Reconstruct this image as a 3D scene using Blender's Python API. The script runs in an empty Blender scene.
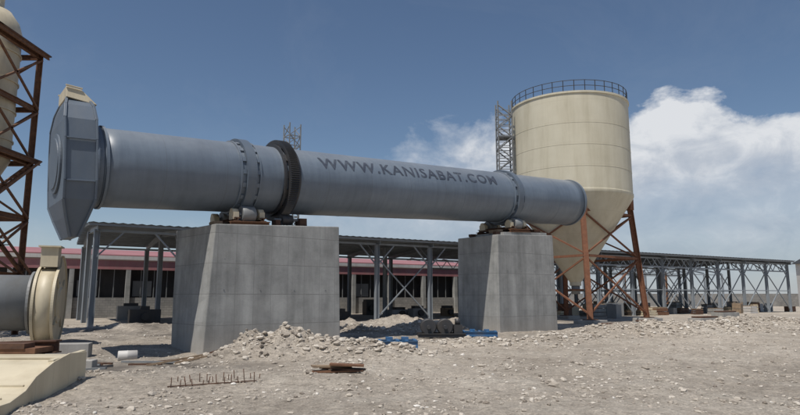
import bpy, math, random, bmesh
from mathutils import Vector, Matrix, noise
random.seed(7)
sc=bpy.context.scene
sc.view_settings.view_transform='Standard'
sc.view_settings.look='None'
sc.view_settings.exposure=0
R=math.radians
# ---------------------------------------------------------------- materials
def newmat(name):
    m=bpy.data.materials.new(name); m.use_nodes=True
    nt=m.node_tree; nt.nodes.clear()
    out=nt.nodes.new('ShaderNodeOutputMaterial'); b=nt.nodes.new('ShaderNodeBsdfPrincipled')
    nt.links.new(b.outputs[0],out.inputs[0])
    return m,nt,b
def N(nt,t,**k):
    n=nt.nodes.new(t)
    for a,v in k.items(): setattr(n,a,v)
    return n
def ramp(nt,stops,interp='LINEAR'):
    n=N(nt,'ShaderNodeValToRGB'); n.color_ramp.interpolation=interp
    e=n.color_ramp.elements
    while len(e)>1: e.remove(e[-1])
    e[0].position=stops[0][0]; c=stops[0][1]; e[0].color=(c if len(c)==4 else (*c,1))
    for p,c in stops[1:]:
        x=e.new(p); x.color=(c if len(c)==4 else (*c,1))
    return n
def noisen(nt,vec,scale,detail=6,rough=.6,dist=0):
    n=N(nt,'ShaderNodeTexNoise'); n.inputs['Scale'].default_value=scale; n.inputs['Detail'].default_value=detail
    n.inputs['Roughness'].default_value=rough; n.inputs['Distortion'].default_value=dist
    nt.links.new(vec,n.inputs['Vector']); return n
def mapping(nt,scale=(1,1,1),rot=(0,0,0)):
    tc=N(nt,'ShaderNodeTexCoord'); mp=N(nt,'ShaderNodeMapping'); mp.inputs['Scale'].default_value=scale
    mp.inputs['Rotation'].default_value=rot
    nt.links.new(tc.outputs['Object'],mp.inputs['Vector']); return mp.outputs[0]
def mix(nt,a,b,fac,mode='MIX'):
    n=N(nt,'ShaderNodeMix',data_type='RGBA',blend_type=mode)
    for s,v in ((0,fac),(6,a),(7,b)):
        if hasattr(v,'links'): nt.links.new(v,n.inputs[s])
        else: n.inputs[s].default_value=v if s==0 else (*v,1)
    return n.outputs[2]
def bump(nt,b,h,strength=.3,dist=.02):
    n=N(nt,'ShaderNodeBump'); n.inputs['Strength'].default_value=strength; n.inputs['Distance'].default_value=dist
    nt.links.new(h,n.inputs['Height']); nt.links.new(n.outputs[0],b.inputs['Normal'])
def paint(name,col,dirt=(.2,.17,.13),amount=.5,rough=.5,metal=0,streak=True,sc_=1.0):
    m,nt,b=newmat(name)
    v=mapping(nt,(1,1,.18) if streak else (1,1,1))
    v2=mapping(nt)
    n1=noisen(nt,v,2.2*sc_,8,.65); n2=noisen(nt,v2,.5*sc_,4)
    r1=ramp(nt,[(.45,(0,0,0)),(.75,(1,1,1))]); nt.links.new(n1.outputs[0],r1.inputs[0])
    f=N(nt,'ShaderNodeMath',operation='MULTIPLY'); nt.links.new(r1.outputs[0],f.inputs[0]); f.inputs[1].default_value=amount
    c=mix(nt,col,dirt,f.outputs[0])
    r2=ramp(nt,[(.3,(.82,.82,.82)),(.7,(1.1,1.1,1.1))]); nt.links.new(n2.outputs[0],r2.inputs[0])
    c=mix(nt,c,r2.outputs[0],1.0,'MULTIPLY')
    nt.links.new(c,b.inputs['Base Color']); b.inputs['Roughness'].default_value=rough; b.inputs['Metallic'].default_value=metal
    bump(nt,b,n1.outputs[0],.15,.01)
    return m
def rustmat(name,a=(.12,.05,.025),c=(.25,.12,.06),rough=.85):
    m,nt,b=newmat(name); v=mapping(nt)
    n=noisen(nt,v,5,8,.7); r=ramp(nt,[(.3,a),(.7,c)]); nt.links.new(n.outputs[0],r.inputs[0])
    nt.links.new(r.outputs[0],b.inputs['Base Color']); b.inputs['Roughness'].default_value=rough
    bump(nt,b,n.outputs[0],.3,.01); return m
M={}
M['steelblue']=paint('painted_steel_blue_grey',(.25,.28,.31),(.18,.16,.13),.35)
M['cream']=paint('cream_paint',(.58,.51,.37),(.34,.27,.17),.45,.5)
M['rust']=rustmat('rust_steel',(.10,.045,.025),(.21,.105,.055))
M['rustleg']=rustmat('red_oxide_primer',(.13,.052,.028),(.24,.105,.055))
M['rustdark']=rustmat('rust_dark',(.05,.028,.02),(.14,.07,.04))
M['dark']=paint('dark_greasy_steel',(.035,.037,.042),(.09,.07,.05),.5,.5)
M['blue']=paint('blue_paint',(.035,.13,.28),(.15,.13,.1),.6,.5)
M['red']=paint('red_cladding',(.34,.145,.15),(.3,.22,.2),.5,.6)
M['white']=paint('white_cladding',(.55,.53,.50),(.35,.3,.25),.4,.6)
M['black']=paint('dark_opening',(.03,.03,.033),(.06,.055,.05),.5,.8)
M['grey']=paint('grey_duct',(.22,.23,.235),(.16,.14,.12),.5,.5)
M['wood']=rustmat('old_timber',(.16,.11,.07),(.32,.24,.16))
M['letter']=paint('lettering_paint',(.05,.06,.085),(.13,.15,.175),.7,.6,streak=False,sc_=2)
def kilnmat():
    m,nt,b=newmat('kiln_shell_paint')
    v=mapping(nt)
    sep=N(nt,'ShaderNodeSeparateXYZ'); nt.links.new(v,sep.inputs[0])
    n1=noisen(nt,mapping(nt,(.35,1,1)),1.3,8,.6); n2=noisen(nt,v,.45,4); n3=noisen(nt,v,14,4)
    nv=noisen(nt,mapping(nt,(3.5,.5,.5)),1.6,7,.65)
    r=ramp(nt,[(.3,(.122,.152,.192)),(.55,(.145,.178,.22)),(.75,(.17,.202,.24))]); nt.links.new(n1.outputs[0],r.inputs[0])
    r2=ramp(nt,[(.35,(.9,.9,.91)),(.65,(1.09,1.09,1.08))]); nt.links.new(n2.outputs[0],r2.inputs[0])
    c=mix(nt,r.outputs[0],r2.outputs[0],1,'MULTIPLY')
    rv=ramp(nt,[(.35,(.92,.92,.92)),(.5,(1,1,1)),(.68,(1.09,1.08,1.06))]); nt.links.new(nv.outputs[0],rv.inputs[0])
    c=mix(nt,c,rv.outputs[0],1,'MULTIPLY')
    fl=N(nt,'ShaderNodeMath',operation='MULTIPLY'); nt.links.new(sep.outputs[0],fl.inputs[0]); fl.inputs[1].default_value=1/2.1
    fr=N(nt,'ShaderNodeMath',operation='FRACT'); nt.links.new(fl.outputs[0],fr.inputs[0])
    lt=N(nt,'ShaderNodeMath',operation='LESS_THAN'); nt.links.new(fr.outputs[0],lt.inputs[0]); lt.inputs[1].default_value=.014
    fo=N(nt,'ShaderNodeMath',operation='FLOOR'); nt.links.new(fl.outputs[0],fo.inputs[0])
    wn=N(nt,'ShaderNodeTexWhiteNoise',noise_dimensions='1D'); nt.links.new(fo.outputs[0],wn.inputs['W'])
    r3=ramp(nt,[(0,(.95,.95,.95)),(1,(1.05,1.05,1.05))]); nt.links.new(wn.outputs[0],r3.inputs[0])
    c=mix(nt,c,r3.outputs[0],1,'MULTIPLY')
    f=N(nt,'ShaderNodeMath',operation='MULTIPLY'); nt.links.new(lt.outputs[0],f.inputs[0]); f.inputs[1].default_value=.35
    c=mix(nt,c,(.09,.10,.115),f.outputs[0])
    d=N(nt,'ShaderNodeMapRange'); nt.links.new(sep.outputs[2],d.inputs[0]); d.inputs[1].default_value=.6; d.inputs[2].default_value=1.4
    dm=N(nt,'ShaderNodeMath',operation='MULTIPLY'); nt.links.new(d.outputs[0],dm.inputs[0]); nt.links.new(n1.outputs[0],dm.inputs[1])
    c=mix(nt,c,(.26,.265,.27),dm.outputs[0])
    nt.links.new(c,b.inputs['Base Color']); b.inputs['Roughness'].default_value=.42
    ad=N(nt,'ShaderNodeMath',operation='ADD'); nt.links.new(n2.outputs[0],ad.inputs[0])
    s3=N(nt,'ShaderNodeMath',operation='MULTIPLY'); nt.links.new(n3.outputs[0],s3.inputs[0]); s3.inputs[1].default_value=.03; nt.links.new(s3.outputs[0],ad.inputs[1])
    bump(nt,b,ad.outputs[0],.35,.06)
    return m
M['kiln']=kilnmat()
M['hood']=paint('hood_paint',(.105,.132,.168),(.17,.18,.185),.35,.5)
def silomat():
    m,nt,b=newmat('silo_cream_paint')
    v=mapping(nt); sep=N(nt,'ShaderNodeSeparateXYZ'); nt.links.new(v,sep.inputs[0])
    n1=noisen(nt,mapping(nt,(1,1,.12)),1.6,9,.65); n2=noisen(nt,v,.35,5)
    r=ramp(nt,[(.3,(.47,.43,.32)),(.5,(.545,.505,.39)),(.75,(.59,.555,.44))]); nt.links.new(n1.outputs[0],r.inputs[0])
    r2=ramp(nt,[(.35,(.92,.915,.9)),(.65,(1.04,1.04,1.04))]); nt.links.new(n2.outputs[0],r2.inputs[0])
    c=mix(nt,r.outputs[0],r2.outputs[0],1,'MULTIPLY')
    fl=N(nt,'ShaderNodeMath',operation='MULTIPLY'); nt.links.new(sep.outputs[2],fl.inputs[0]); fl.inputs[1].default_value=1/1.5
    fr=N(nt,'ShaderNodeMath',operation='FRACT'); nt.links.new(fl.outputs[0],fr.inputs[0])
    lt=N(nt,'ShaderNodeMath',operation='LESS_THAN'); nt.links.new(fr.outputs[0],lt.inputs[0]); lt.inputs[1].default_value=.02
    f=N(nt,'ShaderNodeMath',operation='MULTIPLY'); nt.links.new(lt.outputs[0],f.inputs[0]); f.inputs[1].default_value=.12
    c=mix(nt,c,(.25,.2,.13),f.outputs[0])
    nt.links.new(c,b.inputs['Base Color']); b.inputs['Roughness'].default_value=.6
    bump(nt,b,n1.outputs[0],.1,.02); return m
M['creamsilo']=silomat()
def concmat():
    m,nt,b=newmat('cast_concrete')
    v=mapping(nt); sep=N(nt,'ShaderNodeSeparateXYZ'); nt.links.new(v,sep.inputs[0])
    n1=noisen(nt,v,1.1,10,.68); n2=noisen(nt,mapping(nt,(1.6,1.6,.15)),1.5,6,.6); n3=noisen(nt,v,22,5,.7)
    r=ramp(nt,[(.3,(.235,.238,.23)),(.5,(.32,.32,.31)),(.72,(.40,.40,.385))]); nt.links.new(n1.outputs[0],r.inputs[0])
    r2=ramp(nt,[(.33,(.76,.76,.75)),(.6,(1.05,1.05,1.04))]); nt.links.new(n2.outputs[0],r2.inputs[0])
    c=mix(nt,r.outputs[0],r2.outputs[0],1,'MULTIPLY')
    def line(sock,per,w,off=0):
        a=N(nt,'ShaderNodeMath',operation='MULTIPLY_ADD'); nt.links.new(sock,a.inputs[0]); a.inputs[1].default_value=1/per; a.inputs[2].default_value=off
        fr=N(nt,'ShaderNodeMath',operation='FRACT'); nt.links.new(a.outputs[0],fr.inputs[0])
        fo=N(nt,'ShaderNodeMath',operation='FLOOR'); nt.links.new(a.outputs[0],fo.inputs[0])
        l=N(nt,'ShaderNodeMath',operation='LESS_THAN'); nt.links.new(fr.outputs[0],l.inputs[0]); l.inputs[1].default_value=w; return l.outputs[0],fo.outputs[0]
    l1,f1=line(sep.outputs[2],1.05,.022,.3); l2,f2=line(sep.outputs[0],.675,.018,.4)
    cb=N(nt,'ShaderNodeCombineXYZ'); nt.links.new(f1,cb.inputs[0]); nt.links.new(f2,cb.inputs[1])
    wn=N(nt,'ShaderNodeTexWhiteNoise'); nt.links.new(cb.outputs[0],wn.inputs['Vector'])
    r3=ramp(nt,[(0,(.93,.93,.93)),(1,(1.05,1.05,1.05))]); nt.links.new(wn.outputs['Value'],r3.inputs[0])
    c=mix(nt,c,r3.outputs[0],1,'MULTIPLY')
    mx=N(nt,'ShaderNodeMath',operation='MAXIMUM'); nt.links.new(l1,mx.inputs[0]); nt.links.new(l2,mx.inputs[1])
    mf=N(nt,'ShaderNodeMath',operation='MULTIPLY'); nt.links.new(mx.outputs[0],mf.inputs[0]); nt.links.new(n1.outputs[0],mf.inputs[1])
    c=mix(nt,c,(.14,.14,.135),mf.outputs[0])
    d=N(nt,'ShaderNodeMapRange'); nt.links.new(sep.outputs[2],d.inputs[0]); d.inputs[1].default_value=.9; d.inputs[2].default_value=-.1; 
    dm=N(nt,'ShaderNodeMath',operation='MULTIPLY'); nt.links.new(d.outputs[0],dm.inputs[0]); dm.inputs[1].default_value=.55
    c=mix(nt,c,(.37,.335,.29),dm.outputs[0])
    nt.links.new(c,b.inputs['Base Color']); b.inputs['Roughness'].default_value=.9
    ad=N(nt,'ShaderNodeMath',operation='SUBTRACT'); nt.links.new(n3.outputs[0],ad.inputs[0]); nt.links.new(mx.outputs[0],ad.inputs[1])
    bump(nt,b,ad.outputs[0],.5,.012); return m
M['conc']=concmat()
def roofmat():
    m,nt,b=newmat('ribbed_roof_sheet')
    v=mapping(nt); n=noisen(nt,v,.6,5)
    r=ramp(nt,[(.3,(.06,.065,.075)),(.7,(.10,.105,.115))]); nt.links.new(n.outputs[0],r.inputs[0])
    nt.links.new(r.outputs[0],b.inputs['Base Color']); b.inputs['Roughness'].default_value=.5; return m
M['roofdark']=roofmat()
def blockmat():
    m,nt,b=newmat('block_masonry')
    tc=N(nt,'ShaderNodeTexCoord'); sp=N(nt,'ShaderNodeSeparateXYZ'); nt.links.new(tc.outputs['Object'],sp.inputs[0])
    cb=N(nt,'ShaderNodeCombineXYZ'); nt.links.new(sp.outputs[0],cb.inputs[0]); nt.links.new(sp.outputs[2],cb.inputs[1])
    br=N(nt,'ShaderNodeTexBrick'); br.inputs['Scale'].default_value=1; br.inputs['Brick Width'].default_value=.4; br.inputs['Row Height'].default_value=.2
    br.inputs['Mortar Size'].default_value=.012
    br.inputs['Color1'].default_value=(.24,.235,.225,1); br.inputs['Color2'].default_value=(.30,.29,.27,1); br.inputs['Mortar'].default_value=(.17,.165,.16,1)
    nt.links.new(cb.outputs[0],br.inputs['Vector'])
    n=noisen(nt,tc.outputs['Object'],.8,6); r=ramp(nt,[(.3,(.7,.7,.7)),(.7,(1.1,1.1,1.1))]); nt.links.new(n.outputs[0],r.inputs[0])
    c=mix(nt,br.outputs[0],r.outputs[0],1,'MULTIPLY'); nt.links.new(c,b.inputs['Base Color']); b.inputs['Roughness'].default_value=.95
    return m
M['block']=blockmat()
def groundmat():
    m,nt,b=newmat('gravel_ground')
    tc=N(nt,'ShaderNodeTexCoord'); v=tc.outputs['Object']
    n0=noisen(nt,v,.12,5,.6); n1=noisen(nt,v,.45,10,.65); n2=noisen(nt,v,3.5,9,.72); n3=noisen(nt,v,30,5,.75)
    r=ramp(nt,[(.3,(.41,.355,.29)),(.5,(.51,.45,.375)),(.7,(.59,.535,.455))]); nt.links.new(n1.outputs[0],r.inputs[0])
    r0=ramp(nt,[(.35,(.82,.81,.80)),(.65,(1.1,1.1,1.1))]); nt.links.new(n0.outputs[0],r0.inputs[0])
    c=mix(nt,r.outputs[0],r0.outputs[0],1,'MULTIPLY')
    r2=ramp(nt,[(.3,(.66,.65,.64)),(.6,(1.1,1.1,1.1))]); nt.links.new(n2.outputs[0],r2.inputs[0])
    c=mix(nt,c,r2.outputs[0],1,'MULTIPLY')
    r3=ramp(nt,[(.3,(.68,.68,.67)),(.65,(1.15,1.15,1.15))]); nt.links.new(n3.outputs[0],r3.inputs[0])
    c=mix(nt,c,r3.outputs[0],.9,'MULTIPLY')
    vd=N(nt,'ShaderNodeVectorMath',operation='MULTIPLY_ADD'); nt.links.new(n3.outputs['Color'],vd.inputs[0]); vd.inputs[1].default_value=(.09,.09,.09); nt.links.new(v,vd.inputs[2])
    vo=N(nt,'ShaderNodeTexVoronoi'); vo.inputs['Scale'].default_value=17; nt.links.new(vd.outputs[0],vo.inputs['Vector'])
    sp=N(nt,'ShaderNodeSeparateColor'); nt.links.new(vo.outputs['Color'],sp.inputs[0])
    rc=ramp(nt,[(0,(.55,.54,.53)),(.3,(.95,.95,.95)),(.75,(1,1,1)),(1,(1.4,1.39,1.37))]); nt.links.new(sp.outputs[0],rc.inputs[0])
    c=mix(nt,c,rc.outputs[0],.6,'MULTIPLY')
    at=N(nt,'ShaderNodeAttribute',attribute_name='soil_and_shade')
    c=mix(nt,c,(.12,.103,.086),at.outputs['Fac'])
    nt.links.new(c,b.inputs['Base Color']); b.inputs['Roughness'].default_value=.95
    a=N(nt,'ShaderNodeMath',operation='SUBTRACT'); nt.links.new(n2.outputs[0],a.inputs[0])
    q=N(nt,'ShaderNodeMath',operation='MULTIPLY'); nt.links.new(vo.outputs['Distance'],q.inputs[0]); q.inputs[1].default_value=.35; nt.links.new(q.outputs[0],a.inputs[1])
    a2=N(nt,'ShaderNodeMath',operation='MULTIPLY_ADD'); nt.links.new(n3.outputs[0],a2.inputs[0]); a2.inputs[1].default_value=.35; nt.links.new(a.outputs[0],a2.inputs[2])
    bump(nt,b,a2.outputs[0],1.0,.07); return m
M['ground']=groundmat()
def stonemat():
    m,nt,b=newmat('loose_stone'); v=mapping(nt)
    n2=noisen(nt,v,40,4)
    at=N(nt,'ShaderNodeAttribute',attribute_name='tone')
    r=ramp(nt,[(0,(.22,.185,.15)),(.4,(.44,.39,.325)),(.8,(.57,.52,.45)),(1,(.68,.645,.585))]); nt.links.new(at.outputs['Fac'],r.inputs[0])
    nt.links.new(r.outputs[0],b.inputs['Base Color']); b.inputs['Roughness'].default_value=.9
    bump(nt,b,n2.outputs[0],.5,.01); return m
M['stone']=stonemat()

# ---------------------------------------------------------------- geometry builder
class B:
    def __init__(s): s.v=[];s.f=[];s.sm=[];s.mi=[];s.mats=[]
    def m(s,name):
        if name not in s.mats: s.mats.append(name)
        return s.mats.index(name)
    def add(s,vs,fs,mat,smooth=False):
        o=len(s.v); s.v+= [tuple(x) for x in vs]; k=s.m(mat)
        for i,f in enumerate(fs):
            s.f.append([o+j for j in f]); s.sm.append(smooth if isinstance(smooth,bool) else smooth[i]); s.mi.append(k)
    def hexa(s,p,mat):
        s.add(p,[(3,2,1,0),(4,5,6,7),(0,1,5,4),(1,2,6,5),(2,3,7,6),(3,0,4,7)],mat)
    def box(s,c,size,mat,ax=None):
        X,Y,Z=ax or (Vector((1,0,0)),Vector((0,1,0)),Vector((0,0,1)))
        c=Vector(c); a,b_,d=size[0]/2,size[1]/2,size[2]/2
        s.hexa([c+X*i*a+Y*j*b_+Z*k*d for k in(-1,1) for i,j in((-1,-1),(1,-1),(1,1),(-1,1))],mat)
    def beam(s,p0,p1,w,h,mat,up=(0,0,1)):
        p0=Vector(p0);p1=Vector(p1);z=(p1-p0); L=z.length; z.normalize(); up=Vector(up)
        if abs(z.dot(up))>.98: up=Vector((.783,.6225,0))
        x=z.cross(up).normalized(); y=x.cross(z).normalized()
        s.box((p0+p1)/2,(w,h,L),mat,(x,y,z))
    def ibeam(s,p0,p1,w,h,mat,up=(0,0,1),t=.03):
        p0=Vector(p0);p1=Vector(p1);z=(p1-p0); L=z.length; z.normalize(); up=Vector(up)
        if abs(z.dot(up))>.98: up=Vector((.783,.6225,0))
        x=z.cross(up).normalized(); y=x.cross(z).normalized(); c=(p0+p1)/2
        s.box(c,(t,h-2*t,L),mat,(x,y,z)); s.box(c+y*(h/2-t/2),(w,t,L),mat,(x,y,z)); s.box(c-y*(h/2-t/2),(w,t,L),mat,(x,y,z))
    def rev(s,p0,p1,prof,mat,n=48,caps=True,smooth=True):
        p0=Vector(p0);z=(Vector(p1)-p0).normalized(); up=Vector((0,0,1))
        if abs(z.dot(up))>.98: up=Vector((1,0,0))
        x=z.cross(up).normalized(); y=x.cross(z).normalized()
        vs=[]
        for t,r in prof:
            for i in range(n):
                a=2*math.pi*i/n; vs.append(p0+z*t+(x*math.cos(a)+y*math.sin(a))*r)
        fs=[];sm=[]
        for k in range(len(prof)-1):
            for i in range(n):
                j=(i+1)%n; fs.append((k*n+i,k*n+j,(k+1)*n+j,(k+1)*n+i)); sm.append(smooth)
        if caps:
            fs.append(tuple(range(n-1,-1,-1))); sm.append(False)
            fs.append(tuple((len(prof)-1)*n+i for i in range(n))); sm.append(False)
        s.add(vs,fs,mat,sm)
    def cyl(s,p0,p1,r,mat,n=16,r1=None):
        L=(Vector(p1)-Vector(p0)).length; s.rev(p0,p1,[(0,r),(L,r if r1 is None else r1)],mat,n)
    def ring(s,p0,z,r0,r1,w,mat,n=64):
        p0=Vector(p0);z=Vector(z).normalized()
        up=Vector((0,0,1)) if abs(z.z)<.98 else Vector((1,0,0))
        x=z.cross(up).normalized(); y=x.cross(z).normalized()
        vs=[]
        for t,r in((-w/2,r0),(-w/2,r1),(w/2,r1),(w/2,r0)):
            for i in range(n):
                a=2*math.pi*i/n; vs.append(p0+z*t+(x*math.cos(a)+y*math.sin(a))*r)
        allf=[]
        for k in range(4):
            allf+=[(k*n+i,k*n+(i+1)%n,((k+1)%4)*n+(i+1)%n,((k+1)%4)*n+i) for i in range(n)]
        s.add(vs,allf,mat,False)
    def obj(s,name,parent=None,frame=None,bevel=0):
        me=bpy.data.meshes.new(name)
        if frame is not None:
            inv=frame.inverted(); vv=[inv@Vector(x) for x in s.v]
        else: vv=s.v
        me.from_pydata([tuple(x) for x in vv],[],s.f)
        for k in s.mats: me.materials.append(M[k])
        me.polygons.foreach_set('material_index',s.mi); me.polygons.foreach_set('use_smooth',s.sm)
        me.update()
        o=bpy.data.objects.new(name,me); sc.collection.objects.link(o)
        if frame is not None: o.matrix_world=frame
        if parent is not None:
            o.parent=parent
        if bevel:
            b=o.modifiers.new('bevel','BEVEL'); b.width=bevel; b.segments=2; b.limit_method='ANGLE'
        bm=bmesh.new(); bm.from_mesh(me); bmesh.ops.recalc_face_normals(bm,faces=bm.faces); bm.to_mesh(me); bm.free()
        return o
def empty(name):
    o=bpy.data.objects.new(name,None); o.empty_display_size=.5; sc.collection.objects.link(o); return o

# ---------------------------------------------------------------- site axes
ang=R(51.5)
Dh=Vector((math.sin(ang),math.cos(ang),0)); P=Vector((-math.cos(ang),math.sin(ang),0)); Z=Vector((0,0,1))
D3=Vector((Dh.x,Dh.y,.0517)).normalized(); U=D3.cross(P).normalized()
C0=Vector((-5.26,23.08,6.23))
def K(s,p=0,u=0): return C0+D3*s+P*p+U*u
KF=Matrix(((D3.x,P.x,U.x,C0.x),(D3.y,P.y,U.y,C0.y),(D3.z,P.z,U.z,C0.z),(0,0,0,1)))
angE=R(59.8)
E=Vector((math.sin(angE),math.cos(angE),0)); Q=Vector((-math.cos(angE),math.sin(angE),0))
S0=Vector((-17.2,33.9,0))
def S(s,q,z=0): return S0+E*s+Q*q+Z*z

# ---------------------------------------------------------------- ground
def gauss(x,y,cx,cy,rx,ry): return math.exp(-((x-cx)/rx)**2-((y-cy)/ry)**2)
MOUNDS=[(-4.3,17.6,1.15,.9,.62),(-3.2,18.3,.9,.8,.45),(-1.9,17.9,1.5,.9,.42),(-.4,18.6,1.2,.8,.22),(9.5,26.5,2.4,1.0,.5),(12,29,2.2,1.2,.5),
        (-6.5,12.3,1.6,1.2,.18),(-2.2,13.0,2.0,1.0,.12),(16,30,3,1.2,.45),(21,36,4,1.5,.5),(2.8,22.5,2,.8,.25),
        (-13,31,3,1.5,.35),(-4,33,3,1.2,.55),(0,36,2.5,1.2,.6),(4.5,38,2,1.2,.5),(26,43,5,1.5,.4),(6.5,24.5,1.6,.6,.25),(1.2,30,1.8,.8,.5),(-2,29,1.5,.8,.4)]
RT=Vector((.80,.60,0)); RN=Vector((-.60,.80,0))
def rut(x,y):
    d=(x-9)*RN.x+(y-15.5)*RN.y+.35*noise.noise(Vector((x*.15,y*.15,50)))
    return math.exp(-((d-.85)/.22)**2)+math.exp(-((d+.85)/.22)**2)+.8*math.exp(-((d-3.1)/.25)**2)+.8*math.exp(-((d-4.7)/.25)**2)
def gh(x,y):
    far=max(0,min(1,(90-y)/40))
    z=.10*noise.noise(Vector((x*.16,y*.16,3)))+.07*noise.noise(Vector((x*.5,y*.5,9)))*far
    near=max(0,min(1,(45-y)/15))
    z+=near*(.045*noise.noise(Vector((x*1.4,y*1.4,1)))+.025*noise.noise(Vector((x*4,y*4,5))))
    z-=.28*gauss(x,y,-7.5,19.3,3.2,3.0)
    z-=.12*gauss(x,y,-10,16,4,2.5)
    if near>0 and x>0: z-=.035*near*min(1,x/3)*rut(x,y)
    for cx,cy,rx,ry,h in MOUNDS:
        if abs(x-cx)<rx*3 and abs(y-cy)<ry*3:
            g=gauss(x,y,cx,cy,rx,ry)
            z+=h*g*(1+.45*noise.noise(Vector((x*1.7,y*1.7,7)))+.2*noise.noise(Vector((x*6,y*6,2))))
    return z
def soil_and_shade(x,y):
    a=1.05*gauss(x,y,-8.2,17.2,3.8,2.6)+.8*gauss(x,y,-6.5,15.2,2.6,1.2)+.6*gauss(x,y,1,27,7,3)+.5*gauss(x,y,-11,25,6,6)+.5*gauss(x,y,-12,31,6,4)+.4*gauss(x,y,0,40,25,9)  # dark wet soil on the left; kiln's ground shade painted in between piers
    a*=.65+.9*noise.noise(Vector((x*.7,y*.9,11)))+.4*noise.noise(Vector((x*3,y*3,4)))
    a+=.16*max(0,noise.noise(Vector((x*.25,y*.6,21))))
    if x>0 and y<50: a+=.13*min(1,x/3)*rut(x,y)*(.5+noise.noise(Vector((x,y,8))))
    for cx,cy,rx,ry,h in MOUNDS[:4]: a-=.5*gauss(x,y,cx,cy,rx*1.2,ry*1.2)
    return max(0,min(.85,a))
def axis(lo,hi,step,far):
    a=[]; x=lo
    while x<=hi: a.append(x); x+=step
    st=step; x=a[-1]
    while x<far: st*=1.25; x+=st; a.append(x)
    st=step; x=lo; pre=[]
    while x>-far: st*=1.25; x-=st; pre.append(x)
    return pre[::-1]+a
xs=axis(-15,24,.13,2500); ys=axis(7,40,.13,2500)
vs=[];so=[]
for y in ys:
    for x in xs:
        vs.append((x,y,gh(x,y) if abs(x)<200 and -50<y<300 else 0)); so.append(soil_and_shade(x,y))
nx=len(xs); fs=[(j*nx+i,j*nx+i+1,(j+1)*nx+i+1,(j+1)*nx+i) for j in range(len(ys)-1) for i in range(nx-1)]
me=bpy.data.meshes.new('ground'); me.from_pydata(vs,[],fs); me.materials.append(M['ground'])
at=me.attributes.new('soil_and_shade','FLOAT','POINT'); at.data.foreach_set('value',so)
me.polygons.foreach_set('use_smooth',[True]*len(fs)); me.update()
go=bpy.data.objects.new('ground',me); sc.collection.objects.link(go)

def stones(name,pts):
    t=(1+5**.5)/2
    iv=[Vector(v).normalized() for v in[(-1,t,0),(1,t,0),(-1,-t,0),(1,-t,0),(0,-1,t),(0,1,t),(0,-1,-t),(0,1,-t),(t,0,-1),(t,0,1),(-t,0,-1),(-t,0,1)]]
    jf=[(0,11,5),(0,5,1),(0,1,7),(0,7,10),(0,10,11),(1,5,9),(5,11,4),(11,10,2),(10,7,6),(7,1,8),(3,9,4),(3,4,2),(3,2,6),(3,6,8),(3,8,9),(4,9,5),(2,4,11),(6,2,10),(8,6,7),(9,8,1)]
    V=[];F=[];T=[]
    for (x,y,r) in pts:
        o=len(V); a=random.random()*6.28; ca,sa=math.cos(a),math.sin(a)
        sx,sy,sz=r*random.uniform(.7,1.4),r*random.uniform(.6,1.1),r*random.uniform(.4,.8)
        z=gh(x,y)+sz*.35; tone=min(1,max(0,random.gauss(.42,.24)))
        for v in iv:
            k=random.uniform(.7,1.25); px,py,pz=v.x*sx*k,v.y*sy*k,v.z*sz*k
            V.append((x+px*ca-py*sa,y+px*sa+py*ca,z+pz)); T.append(tone)
        F+=[(o+i,o+j,o+k) for i,j,k in jf]
    me=bpy.data.meshes.new(name); me.from_pydata(V,[],F); me.materials.append(M['stone'])
    at=me.attributes.new('tone','FLOAT','POINT'); at.data.foreach_set('value',T); me.update()
    o=bpy.data.objects.new(name,me); sc.collection.objects.link(o); return o
pts=[]
def inpier(x,y):
    for (ox,oy) in((-5.3,23.1),(5.61,31.8)):
        d=Vector((x-ox,y-oy,0))
        if abs(d.dot(Dh))<3 and abs(d.dot(P))<1.8: return True
    return False
while len(pts)<16000:
    y=8+random.random()**1.6*30; x=random.uniform(-.72,.75)*y
    dens=noise.noise(Vector((x*.35,y*.5,33)))+.6*noise.noise(Vector((x*1.3,y*1.3,3)))
    if dens+random.uniform(-.5,.45)<0: continue
    if inpier(x,y): continue
    pts.append((x,y,.008+.045*random.random()**4+ (.07*random.random() if random.random()<.02 else 0)))
stones('gravel_stones',pts)
pts=[]
for cx,cy,rx,ry,h in MOUNDS[:6]+MOUNDS[8:11]+MOUNDS[16:]:
    for i in range(int(480*rx*ry)):
        pts.append((random.gauss(cx,rx*.75),random.gauss(cy,ry*.75),.010+.11*random.random()**5))
pts=[p for p in pts if not inpier(p[0],p[1])]
stones('rubble_pile',pts)

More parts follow.
